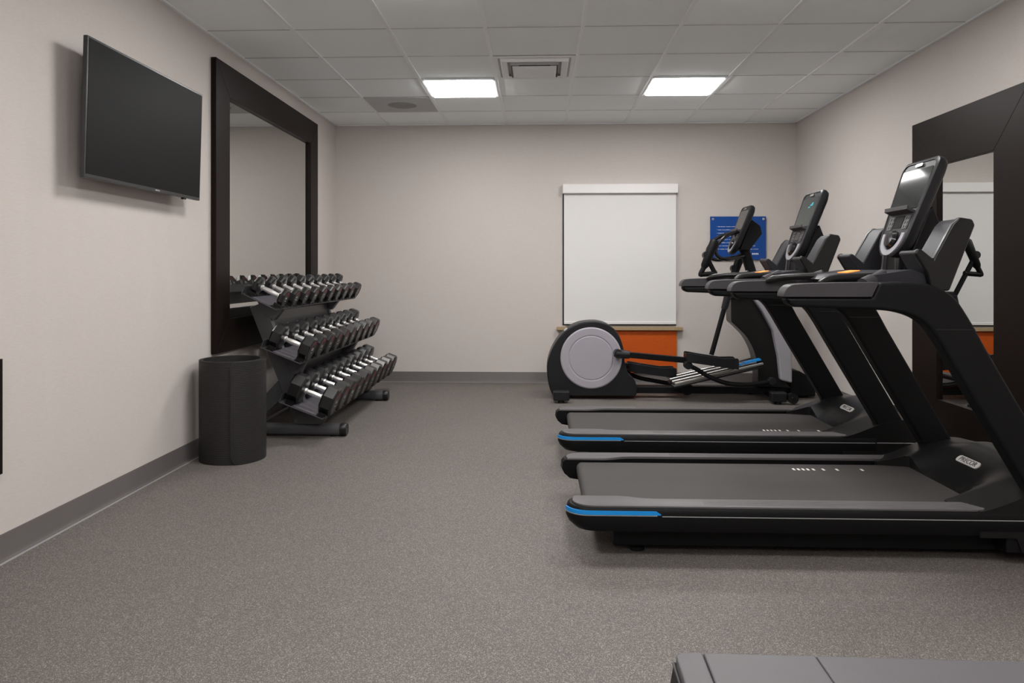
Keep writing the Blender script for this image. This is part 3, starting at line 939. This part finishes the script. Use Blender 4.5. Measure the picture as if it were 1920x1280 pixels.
bm = NB(); box(bm, (.236, -.085, .618), (.034, .06, .014), (0, R(-42), 0)); obj('brand_plate', bm, M['plate'], hs_, bevel=.003)
# base beam, cross feet
bm = NB(); box2(bm, (.80, -.055, .045), (2.20, .055, .105)); obj('base_beam', bm, M['blackm'], el, bevel=.008)
for x0, x1, yy in ((.13, .25, .31), (1.99, 2.10, .31)):
    bm = NB(); box2(bm, (x0 + .02, -yy, .035), (x1 - .02, yy, .085)); cf = obj('cross_foot', bm, M['blackm'], el, bevel=.008)
    for sg in (-1, 1):
        bm = NB(); box2(bm, (x0 - .01, sg * yy - .045, .022), (x1 + .01, sg * yy + .045, .105)); obj('end_cap', bm, M['housing'], cf, bevel=.012)
        bm = NB(); cyl(bm, ((x0 + x1) / 2, sg * yy, 0), ((x0 + x1) / 2, sg * yy, .03), .030, .024); obj('leveling_foot', bm, M['black'], cf)
for sg in (-1, 1):
    bm = NB(); cyl(bm, (2.16, sg * .30, .055), (2.16, sg * .36, .055), .045, .045); lathe(bm, [(.001, sg * .3605), (.014, sg * .3605), (.012, sg * .364), (.001, sg * .364)], o=(2.16, 0, .055), axis='y', n=16); obj('transport_wheel', bm, M['gloss'], el)
# front tower
back_ = [(1.700, .985), (1.703, .72)] + crv([(1.706, .690), (1.775, .625), (1.845, .548), (1.905, .430), (1.935, .300), (1.940, .20), (1.935, .115)], 4)
front_ = crv([(2.225, .105), (2.135, .215), (2.118, .400), (2.072, .620), (1.975, .775), (1.925, .890), (1.905, .985)], 5)
bm = NB(); prism(bm, back_ + front_, 'y', -.095, .095); tw = obj('tower', bm, M['shroud'], el, bevel=.020, seg=3, angle=35)
bm = NB(); prism(bm, [(1.80, 1.0), (2.02, 1.0), (2.15, .86), (2.215, .68), (2.222, .155), (2.12, .18), (2.10, .38), (2.05, .62), (1.95, .80)], 'y', -.150, .150); obj('tower_shield', bm, M['shield'], el, bevel=.016, seg=3, angle=35, label='light grey front shield')
# floor box in front
bm = NB(); prism(bm, [(2.24, .02), (2.24, .235), (2.27, .255), (2.33, .245), (2.40, .205), (2.45, .13), (2.47, .06), (2.47, .02)], 'y', -.02, .20); obj('front_cover', bm, M['black'], el, bevel=.012, seg=3, angle=30)
# ramp rails
def bar(bm, p0, p1, y, w, h_):
    d_ = Vector((p1[0] - p0[0], 0, p1[1] - p0[1]))
    ang = math.atan2(d_.z, d_.x)
    return box(bm, ((p0[0] + p1[0]) / 2, y, (p0[1] + p1[1]) / 2), (d_.length, w, h_), (0, -ang, 0))
bm = NB(); bar(bm, (1.20, .120), (1.955, .300), 0, .20, .030); ramp = obj('ramp', bm, M['housing'], el, bevel=.004)
for yy in (-.19, -.07, .07, .19):
    bm = NB(); bar(bm, (1.185, .150), (1.955, .333), yy, .024, .022); obj('ramp_rail', bm, M['alu'], ramp, bevel=.006, label='polished rail')
bm = NB(); bar(bm, (1.185, .118), (1.955, .301), -.12, .14, .014); bar(bm, (1.185, .118), (1.955, .301), .12, .14, .014); obj('ramp_plate', bm, M['housing'], ramp)
bm = NB(); bar(bm, (1.80, .330), (1.945, .364), -.13, .07, .014); bar(bm, (1.70, .300), (1.79, .322), -.13, .05, .012); obj('blue_ramp_mark', bm, M['blue'], ramp)
bm = NB(); cyl(bm, (1.32, -.06, .085), (1.32, .06, .085), .055, .055); obj('lift_motor', bm, M['black'], el)
# pedal arms, pedals, links
def leg_side(sg, knob, tail, pz0, pz1, link_pts, mv_top, y):
    bm = NB()
    cyl(bm, (knob[0], sg * .150, knob[1]), (knob[0], sg * (y + .025), knob[1]), .036, .036); obj('crank_pin', bm, M['housing'], el)
    dx, dz = tail[0] - knob[0], tail[1] - knob[1]
    e = (knob[0] + dx * .16, knob[1] + dz * .16)
    bm = NB(); tube(bm, [(knob[0] - .035, sg * y, knob[1] + .004), (knob[0] - .01, sg * y, knob[1]), (e[0], sg * y, e[1])], [.026, .040, .034], 16, sy=.8); obj('arm_boot', bm, M['housing'], el)
    bm = NB(); bar(bm, e, tail, sg * y, .036, .052); obj('pedal_arm', bm, M['blackm'], el, bevel=.008)
    # pedal: dished tray
    x0, x1 = pz0[0], pz1[0]
    def z_at(x): return pz0[1] + (pz1[1] - pz0[1]) * (x - x0) / (x1 - x0)
    L_ = x1 - x0
    w = .085
    yc = sg * (y + .005)
    rings = []
    for s, hh, ww in ((0, .074, .070), (.025, .082, .078), (.10, .082, w), (.30, .078, w), (.70, .076, w), (.90, .090, w), (.97, .094, .078), (1.0, .082, .070)):
        x = x0 + L_ * s; zb = z_at(x) - .035
        rings.append([(x, yc - ww, zb), (x, yc - ww, zb + hh), (x, yc - ww + .012, zb + hh), (x, yc - ww + .014, zb + .035 + (.035 if s in (0, .025, .97, 1.0) else 0)), (x, yc + ww - .014, zb + .035 + (.035 if s in (0, .025, .97, 1.0) else 0)), (x, yc + ww - .012, zb + hh), (x, yc + ww, zb + hh), (x, yc + ww, zb)])
    bm = NB(); loft(bm, rings); obj('pedal', bm, M['housing'], el, bevel=.006, seg=2, angle=40)
    bm = NB(); tube(bm, smooth_path(link_pts, 6), .020, 10); lk = obj('link_arm', bm, M['blackm'], el)
    bm = NB(); p = link_pts[0]; cyl(bm, (p[0], p[1] - .035, p[2]), (p[0], p[1] + .035, p[2]), .036); obj('link_joint', bm, M['housing'], lk, bevel=.006)
    bm = NB(); p = link_pts[-1]; cyl(bm, (p[0], p[1] - .03, p[2]), (p[0], p[1] + .03, p[2]), .034); obj('link_joint', bm, M['housing'], lk, bevel=.006)
leg_side(-1, (.690, .418), (1.31, .362), (1.268, .392), (1.715, .330), [(1.285, -.275, .328), (1.36, -.275, .292), (1.46, -.275, .232), (1.60, -.275, .176), (1.75, -.27, .160), (1.90, -.25, .166), (2.02, -.21, .182)], None, .235)
leg_side(1, (.30, .300), (.95, .245), (.825, .245), (1.270, .185), [(.82, .275, .185), (.93, .275, .140), (1.05, .275, .115), (1.22, .275, .085), (1.45, .26, .042), (1.70, .25, .036), (1.95, .22, .036)], None, .235)
# moving arms
def moving_arm(sg, piv, low, elbow, grip_bot, grip_top):
    y = sg * .30
    bm = NB(); cyl(bm, (1.80, sg * .09, piv[1]), (piv[0], y + sg * .02, piv[1]), .040, .036); obj('arm_pivot', bm, M['housing'], el)
    bm = NB(); tube(bm, [(low[0], y, low[1]), (piv[0], y, piv[1])], .021, 12); tube(bm, [(piv[0] - .002, y, piv[1] - .02), (elbow[0], y, elbow[1])], .020, 12); ar = obj('moving_arm', bm, M['blackm'], el)
    bm = NB(); tube(bm, smooth_path([(elbow[0] + .09, y, elbow[1] - .14), (elbow[0] - .03, y, elbow[1] - .15), (grip_bot[0] - .035, y, grip_bot[1] - .075), (grip_bot[0], y, grip_bot[1]), (grip_top[0], y, grip_top[1])], 6), .021, 12); obj('handle_loop', bm, M['blackm'], ar)
    bm = NB(); tube(bm, [(grip_bot[0] - .01, y, grip_bot[1] - .02), (grip_bot[0], y, grip_bot[1]), (grip_bot[0] + (grip_top[0] - grip_bot[0]) * .5, y, grip_bot[1] + (grip_top[1] - grip_bot[1]) * .5), (grip_top[0], y, grip_top[1]), (grip_top[0] + .006, y, grip_top[1] + .014)], [.024, .033, .037, .040, .030], 14); obj('hand_grip', bm, M['black'], ar)
    bm = NB(); dv = Vector((low[0] - piv[0], 0, low[1] - piv[1])).normalized(); cyl(bm, (piv[0], y, piv[1]), (piv[0] + dv.x * .12, y, piv[1] + dv.z * .12), .032, .027); obj('arm_collar', bm, M['housing'], ar)
    bm = NB(); cyl(bm, (elbow[0], y - .03, elbow[1] + .015), (elbow[0], y + .03, elbow[1] + .015), .034); obj('elbow_joint', bm, M['housing'], ar)
moving_arm(-1, (1.622, .930), (1.482, .420), (1.440, 1.262), (1.425, 1.190), (1.508, 1.392))
moving_arm(1, (1.800, .930), (1.975, .44), (1.83, 1.15), (1.82, 1.08), (1.89, 1.28))
# mast, fixed bars, console
bm = NB(); tube(bm, [(1.955, 0, .95), (1.905, 0, 1.131), (1.825, 0, 1.394), (1.80, 0, 1.46)], .045, 16, sy=1.1); obj('mast', bm, M['blackm'], el)
for sg in (-1, 1):
    bm = NB(); tube(bm, smooth_path([(1.80, sg * .06, 1.50), (1.655, sg * .14, 1.455), (1.570, sg * .155, 1.375), (1.550, sg * .16, 1.310), (1.580, sg * .16, 1.262), (1.65, sg * .155, 1.245), (1.75, sg * .10, 1.262), (1.85, sg * .02, 1.280)], 6), .0165, 12); obj('fixed_handlebar', bm, M['gloss'], el)
console(el, (1.705, 0, 1.295), 21, .98)
bm = NB(); prism(bm, [(1.78, 1.33), (1.88, 1.60), (1.96, 1.54), (1.975, 1.47), (1.86, 1.32)], 'y', -.10, .10); obj('console_mount', bm, M['black'], el, bevel=.010, seg=3, angle=30)

# ------------------------------------------------------------------ bench in the foreground
b = thing('weight_bench', 'grey vinyl padded bench with seams at the lower right corner', 'bench', (.238, 1.361, 0), R(-1.0))
BL, BW = 1.32, .62
def pad(name, x0, x1):
    bm = NB(); box2(bm, (x0, -BW, .430), (x1, 0, .450)); return obj(name, bm, M['vinyl'], b, bevel=.004, seg=3)
rc_ = .022
bm = NB(); prism(bm, [(.006 + rc_ - rc_ * math.cos(R(a_)), -rc_ + rc_ * math.sin(R(a_))) for a_ in range(0, 91, 15)] + [(.0560, 0), (.0560, -BW)] + [(.006 + rc_ - rc_ * math.sin(R(a_)), -BW + rc_ - rc_ * math.cos(R(a_))) for a_ in range(0, 91, 15)], 'z', .430, .450); obj('seat_pad', bm, M['vinyl'], b, bevel=.004, seg=3)
pad('seat_pad', .0572, .2557); pad('seat_pad', .2562, .62); pad('seat_pad', .6205, BL)
bm = NB(); loft(bm, [[(x0, y0, z), (x1, y0, z), (x1, y1, z), (x0, y1, z)] for x0, x1, y0, y1, z in ((-.055, BL + .055, -BW - .055, .055, .035), (.003, BL - .003, -BW + .003, -.003, .4298))]); obj('base_box', bm, M['black'], b, bevel=.006)
bm = NB()
q = .4300
for p0, p1 in (((.004, -BW + .004, q), (.004, -.004, q)), ((.004, -.004, q), (BL - .004, -.004, q))):
    tube(bm, [p0, p1], .003, 8)
obj('piping', bm, M['grip'], b)
for x in (.03, BL - .03):
    for y in (-BW + .03, -.03):
        bm = NB(); cyl(bm, (x, y, 0), (x, y, .036), .025, .025); obj('foot', bm, M['blackm'], b)

# ------------------------------------------------------------------ world, camera, output look
w = bpy.data.worlds.new('world')
scn.world = w
w.use_nodes = True
w.node_tree.nodes['Background'].inputs['Color'].default_value = (0.02, 0.025, 0.035, 1)
w.node_tree.nodes['Background'].inputs['Strength'].default_value = 0.3

cam = bpy.data.cameras.new('camera')
co = bpy.data.objects.new('camera', cam)
COL.objects.link(co)
co.location = (0, 0, 1.136)
co.rotation_euler = (R(90), 0, math.atan(.0365))
cam.sensor_width = 36
cam.lens = 36 * 1402 / 1920
cam.shift_y = -(640 - 509) / 1920
cam.clip_start = .05
scn.camera = co

scn.view_settings.view_transform = 'Standard'
scn.view_settings.look = 'None'
scn.view_settings.gamma = 1
scn.view_settings.exposure = 1.98
scn.cycles.max_bounces = 10
scn.cycles.diffuse_bounces = 6
scn.cycles.glossy_bounces = 5
scn.cycles.sample_clamp_indirect = 6
